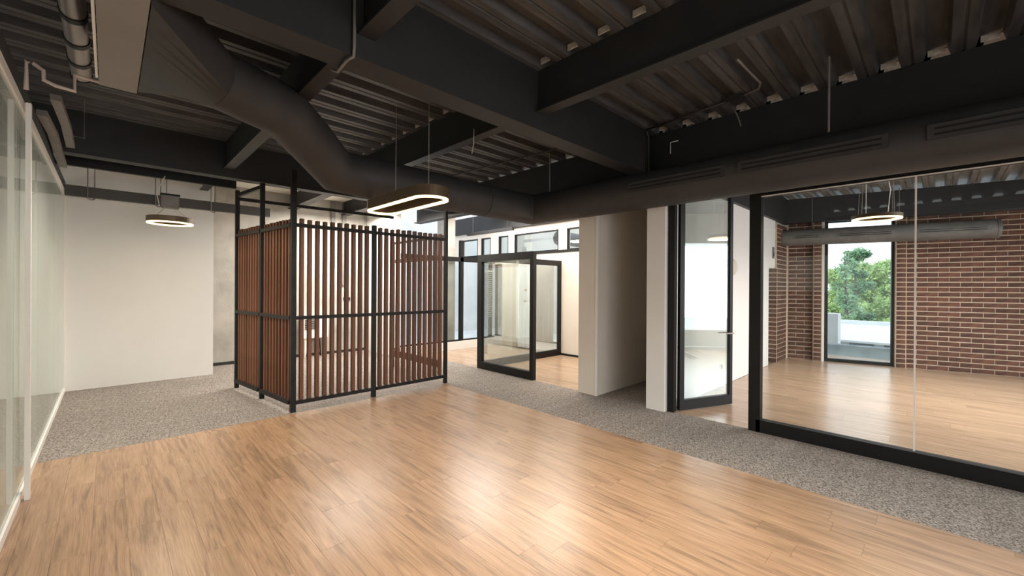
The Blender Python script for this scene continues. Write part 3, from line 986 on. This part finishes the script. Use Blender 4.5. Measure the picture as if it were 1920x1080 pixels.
# ------------------------------------------------------------------ wall tray
tr = thing('cable_tray', 'dark flat cable tray hung across the white wall', 'cable tray', (0.9, 8.7, 2.86))
obj('tray_body', box(BM(), -0.45, 2.15, 8.66, 8.74, 2.865, 3.015), M_TRAY, tr)
for x in (-0.22, 0.53, 1.25):
    obj('hanger', tube(BM(), [(x, 8.645, DECK), (x, 8.645, 2.85), (x + 0.02, 8.66, 2.835), (x + 0.05, 8.70, 2.835), (x + 0.07, 8.75, 2.86), (x + 0.07, 8.75, DECK)], 0.008, 6), M_GREYS, tr)


# ------------------------------------------------------------------ pendants
def stadium(cx, cy, z, r, half, n=16, rot=0.0):
    pts = []
    for k in range(n + 1):
        a = PI * k / n
        pts.append((r * math.cos(a), half + r * math.sin(a)))
    for k in range(n + 1):
        a = PI + PI * k / n
        pts.append((r * math.cos(a), -half + r * math.sin(a)))
    if half == 0:
        pts = [(r * math.cos(2 * PI * k / (2 * n)), r * math.sin(2 * PI * k / (2 * n))) for k in range(2 * n)]
    return [Vector((cx + x, cy + y, z)) for x, y in pts]


def band(pts, w, h, z):
    """closed rectangular band following pts (horizontal loop), w wide inward, z..z+h"""
    bm = BM(); n = len(pts)
    rings = []
    for i in range(n):
        a, b = pts[(i - 1) % n], pts[(i + 1) % n]
        t = (b - a).normalized(); nn = Vector((-t.y, t.x, 0))
        p = pts[i]
        rings.append([bm.verts.new(Vector((p.x, p.y, zz)) + nn * k) for k, zz in ((0, z), (w, z), (w, z + h), (0, z + h))])
    for i in range(n):
        A, B = rings[i], rings[(i + 1) % n]
        for j in range(4):
            bm.faces.new((A[j], A[(j + 1) % 4], B[(j + 1) % 4], B[j]))
    return bm


def pendant(name, label, cx, cy, z, r, half, h, zt, power, seg=16, canopy=None, spread=0.0, m_body=None):
    t = thing(name, label, 'pendant light', (cx, cy, z))
    P = stadium(cx, cy, z, r, half, seg)
    obj('shade', band(P, 0.035, h, z + 0.012), m_body or M_BRASS, t)
    P2 = stadium(cx, cy, z, r - 0.004, half, seg)
    o = obj('diffuser', band(P2, 0.036, 0.02, z - 0.006), M_LED, t); o['label'] = 'glowing warm light strip'
    zz = canopy[2] if canopy else zt
    ctr = Vector((canopy[0], canopy[1], zz)) if canopy else Vector((cx, cy, zz))
    if half:
        at = [(0, 0.2), (0, -half * 0.95)]
        for ax, ay in at:
            bx = BM(); bar(bx, (cx - r + 0.02, cy + ay, z + h), (cx + r - 0.02, cy + ay, z + h), 0.02, 0.012)
            obj('cross_bar', bx, M_BRASS, t)
            obj('wire', tube(BM(), [(cx, cy + ay, z + h), (cx, cy + ay, zz)], 0.0025, 5), M_WIRE, t)
    else:
        for k in range(4):
            a = PI / 4 + k * PI / 2
            p = (cx + (r - 0.02) * math.cos(a), cy + (r - 0.02) * math.sin(a), z + h)
            q = ctr + Vector((math.cos(a), math.sin(a), 0)) * (0.05 + spread)
            obj('wire', tube(BM(), [p, tuple(q)], 0.0025, 5), M_WIRE, t)
    d = bpy.data.lights.new('pendant_glow', 'AREA'); d.shape = 'DISK'; d.size = 2 * r; d.energy = power; d.color = (1, 0.80, 0.56)
    lo = bpy.data.objects.new('pendant_glow', d); COL.objects.link(lo); lo.parent = t; lo.location = (0, 0, -0.012)
    return t


p1 = pendant('ring_pendant', 'bronze ring pendant glowing before the white wall', 0.62, 7.5, 2.445, 0.262, 0, 0.075, 3.4, 12, 24, canopy=(0.61, 7.5, 2.68), spread=0.0)
obj('canopy', box(BM(), 0.52, 0.71, 7.44, 7.56, 2.66, 2.83), M_GREYS, p1)
obj('canopy_lid', box(BM(), 0.51, 0.72, 7.43, 7.57, 2.83, 2.855), M_BLACK, p1)
obj('cable', tube(BM(), [(0.50, 7.48, 2.68), (0.47, 7.47, 2.85), (0.54, 7.48, 3.05), (0.56, 7.5, 3.10)], 0.006, 6), M_WMETAL, p1)
obj('hanger_rod', tube(BM(), [(0.58, 7.53, 2.85), (0.58, 7.53, 3.58)], 0.006, 6), M_GREYS, p1)

p2 = pendant('oblong_pendant', 'long oblong loop pendant glowing beside the slatted enclosure', 2.20, 3.85, 2.42, 0.18, 0.46, 0.10, 3.56, 12, 16)
p3 = pendant('ring_pendant', 'thin glowing ring pendant hanging inside the brick room', 6.70, 0.52, 2.44, 0.24, 0, 0.04, 3.0, 9, 24, canopy=(6.7, 0.52, 3.58), spread=0.12)
obj('cable', tube(BM(), [(6.5, 0.6, 2.46), (6.5, 0.6, 3.58)], 0.004, 6), M_WMETAL, p3)
obj('cable', tube(BM(), [(6.70, 0.42, 2.46), (6.78, 0.40, 2.8), (6.72, 0.42, 2.95), (6.76, 0.43, 3.0), (6.74, 0.42, 3.58)], 0.004, 6), M_WMETAL, p3)

# globe pendant in front of the white wall
gl = thing('globe_pendant', 'pale round pendant on a cord seen through the open glass door', 'pendant light', (7.1, 2.1, 1.8))
bm = BM(); bmesh.ops.create_uvsphere(bm, u_segments=24, v_segments=14, radius=0.17, matrix=Matrix.Translation((6.55, 2.2, 1.90)))
gl.location = (6.55, 2.2, 1.73)
obj('globe', bm, M_GLOBE, gl, smooth=True)
obj('cord', tube(BM(), [(6.55, 2.2, 2.06), (6.55, 2.2, 3.58)], 0.003, 6), M_WIRE, gl)

# switches on the white wall
for x, z, lb in ((6.42, 1.19, 'white double switch at hand height on the white wall'), (6.55, 1.19, 'second white switch beside the double switch')):
    t = thing('wall_switch', lb, 'switch', (x, 2.425, z - 0.06))
    obj('plate', box(BM(), x - 0.035, x + 0.035, 2.42, 2.43, z - 0.06, z + 0.06), M_WMETAL, t)
    obj('rocker', box(BM(), x - 0.012, x + 0.012, 2.415, 2.42, z - 0.03, z + 0.03), M_WIRE, t)
t = thing('wall_outlet', 'dark socket outlet low on the white wall', 'outlet', (7.1, 2.425, 0.27))
obj('plate', box(BM(), 7.05, 7.15, 2.42, 2.43, 0.27, 0.37), M_WMETAL, t)
obj('socket', box(BM(), 7.07, 7.13, 2.412, 2.42, 0.285, 0.355), M_GREYS, t)

# ------------------------------------------------------------------ duct in the brick room
d2 = thing('air_duct', 'grey round duct running along the brick wall', 'duct', (10.9, 1, 2.58))
ZD, RD, OD = 2.70, 0.172, 0.27
pA = Vector(BP(2.05, -OD, ZD)); pB = Vector(BP(-1.22, -OD, ZD))
duct_piece('duct_run', [pA, pB], RD, d2, M_DUCT2)
duct_piece('end_cap', [pB - BD * 0.02, pB + BD * 0.03], RD + 0.007, d2, M_DUCT2)
for a, b in ((-1.1, -0.1), (0.2, 1.1), (1.35, 1.85)):
    n = -BN
    c0 = Vector(BP(a, -OD - RD - 0.003, ZD)); c1 = Vector(BP(b, -OD - RD - 0.003, ZD))
    v = obj('slot_vent', bar(BM(), c0, c1, 0.012, 0.085), M_DUCT2, d2)
    for k in (-1, 1):
        o1 = Vector((0, 0, 0.018 * k)) + n * 0.006
        obj('slot', bar(BM(), c0 + o1 + BD * 0.05, c1 + o1 - BD * 0.05, 0.005, 0.012), M_BLACK, v)
for s in (0.1, 1.5):
    q = BP(s, -OD, 0)
    obj('hanger_rod', tube(BM(), [(q[0], q[1], ZD + .17), (q[0], q[1], 3.59)], 0.006, 6), M_GREYS, d2)

# ------------------------------------------------------------------ conduits and cables
def cable(name, pts, rad, m, label, cat='cable'):
    o = obj(name, tube(BM(), pts, rad, 8), m, smooth=True)
    return tag(o, label, cat)


cable('conduit', [(1.10, 2.56, 3.58), (1.10, 2.56, 3.10), (1.10, 2.565, 3.035), (1.08, 2.62, 3.03), (1.10, 2.82, 3.035), (1.11, 2.95, 3.10)], 0.010, M_GREYS, 'thin conduit wrapping under the long beam near the cross beam', 'conduit')
cable('conduit', [(4.80, 2.54, 3.56), (4.66, 1.55, 3.56)], 0.012, M_DARKW, 'black conduit under the deck running to the junction box', 'conduit')
cable('conduit', [(4.80, 2.55, 3.56), (4.895, 2.56, 3.50), (4.895, 2.56, 3.06)], 0.009, M_DARKW, 'black conduit dropping down the end of the long beam', 'conduit')
o = obj('junction_box', box(BM(), 4.60, 4.71, 1.40, 1.52, 3.53, 3.59), M_DARKW); tag(o, 'small black junction box under the right deck bay', 'junction box')
cable('conduit', [(4.64, 1.40, 3.56), (4.60, 1.24, 3.57), (4.50, 1.20, 3.575), (3.9, 1.22, 3.58)], 0.010, M_GREYS, 'grey conduit curving off the junction box', 'conduit')
cable('cable', [(4.86, 1.56, 3.57), (4.90, 1.52, 3.45), (4.93, 1.50, 3.36)], 0.006, M_GREYS, 'short loose cable hanging below the right deck bay')
cable('conduit', [(4.3, 6.7, 3.55), (4.6, 3.0, 3.55)], 0.012, M_DARKW, 'black conduit crossing the deck behind the oblong pendant', 'conduit')
cable('cable', [(2.66, 3.3, 3.20), (2.66, 3.3, 3.05), (2.70, 3.38, 2.98), (2.74, 3.42, 3.0)], 0.005, M_WIRE, 'short pale cable curl under the long beam')
cable('cable', [(5.06, 2.25, 3.42), (5.06, 2.35, 3.42), (5.06, 2.35, 3.28)], 0.006, M_WMETAL, 'small white wire end on the dark girder')

# ------------------------------------------------------------------ outdoors seen through the brick room window
struct('roof_neighbour', box(BM(), 13.5, 22, -2.5, 8, -1.6, -0.55), M_GRAVEL, 'pale roof of the neighbouring building below the window')
o = obj('parapet', box(BM(), 13.1, 13.4, -3, 6, -2, 0.18), M_PARA); o['kind'] = 'structure'; o['label'] = 'grey parapet just outside the window'
nb_ = thing('neighbour_house', 'low white building with a flat pale roof beyond the parapet', 'building', (18, 2, -0.6))
obj('wall', box(BM(), 17.0, 24, -1.0, 3.0, -0.6, -0.1), M_OUTW, nb_)
wv = obj('window', box(BM(), 16.97, 17.0, 1.35, 1.95, -0.38, -0.14), M_PARA, nb_)
obj('window', box(BM(), 16.97, 17.0, 0.95, 1.12, -0.38, -0.14), M_PARA, nb_)
obj('roof_plate', box(BM(), 16.7, 24.5, -1.5, 6.2, -0.10, -0.04), M_OUTW, nb_)
obj('roof_edge', box(BM(), 24.5, 24.8, -3, 7.5, -0.1, 0.12), M_OUTW, nb_)
o = obj('white_block', box(BM(), 15.0, 15.5, 1.98, 2.6, -0.6, 0.86), M_OUTW); tag(o, 'white rectangular block standing on the roof below the trees', 'roof block')
struct('ground_outside', box(BM(), 12.9, 60, -30, 40, -4.2, -4.0), M_GRAVEL)
struct('wall_courtyard', box(BM(), 2.0, 16, 12.5, 12.7, -1, 5), M_OUTW, 'sunlit white wall across the courtyard')
struct('floor_courtyard', box(BM(), 4.72, 16, 8.6, 12.5, -0.3, -0.1), M_OUTW)


def tree(x, y, h, crown, leaf_m, n, label, bare=False, seed=0):
    rnd = random.Random(seed)
    t = thing('tree', label, 'tree', (x, y, -4.0), 'trees outside the brick room window')
    bm = BM()
    tube(bm, [(x, y, -4), (x + 0.1, y, -4 + h * 0.5), (x, y + 0.1, -4 + h * 0.97)], [0.14, 0.09, 0.02], 7)
    obj('trunk', bm, M_BARK, t)
    bm = BM(); tips = []
    for k in range(26 if not bare else 40):
        zz = -4 + h * rnd.uniform(0.25, 0.95)
        a = rnd.uniform(0, 2 * PI); f = 1 - (zz + 4) / h
        l = crown * (0.35 + 0.9 * f) * rnd.uniform(.6, 1)
        p = Vector((x, y, zz)); q = p + Vector((math.cos(a) * l, math.sin(a) * l, l * 0.55))
        tube(bm, [p, (p + q) / 2 + Vector((0, 0, 0.05)), q], [0.03, 0.02, 0.008], 4)
        tips.append((p, q))
    obj('branches', bm, M_BARK, t)
    bm = BM()
    for k in range(n):
        p, q = rnd.choice(tips)
        u = rnd.uniform(0.35, 1.1)
        c = p.lerp(q, u) + Vector((rnd.gauss(0, .16), rnd.gauss(0, .16), rnd.gauss(0, .13))) * crown * .7
        s = rnd.uniform(0.05, 0.12) * (0.6 + 0.35 * crown)
        a = Vector((rnd.gauss(0, 1), rnd.gauss(0, 1), rnd.gauss(0, 1))).normalized(); b = a.orthogonal().normalized()
        v = [bm.verts.new(c + a * s), bm.verts.new(c + b * s * .55), bm.verts.new(c - a * s), bm.verts.new(c - b * s * .55)]
        bm.faces.new(v)
    o = obj('foliage', bm, leaf_m, t); o['kind'] = 'stuff'
    return t


tree(26.5, 3.15, 7.4, 0.8, M_LEAF2, 1500, 'thin sparse tree with a dark trunk at the window edge', True, 3)
tree(30.0, 3.15, 8.0, 1.0, M_LEAF2, 9000, 'tall dark green tree rising above the others', False, 5)
tree(33.5, 2.75, 7.0, 1.5, M_LEAF, 12000, 'bright green bushy tree in the middle of the window', False, 8)
tree(37.5, 2.35, 7.3, 1.7, M_LEAF, 14000, 'bright green tree by the window edge farther from the door', False, 11)
tree(42.0, 5.2, 6.9, 2.2, M_LEAF, 14000, 'low yellowish green tree behind the thin sparse one', False, 13)
tree(47.5, 4.6, 7.4, 2.7, M_LEAF2, 14000, 'broad blue green tree farthest back beyond the roof', False, 17)
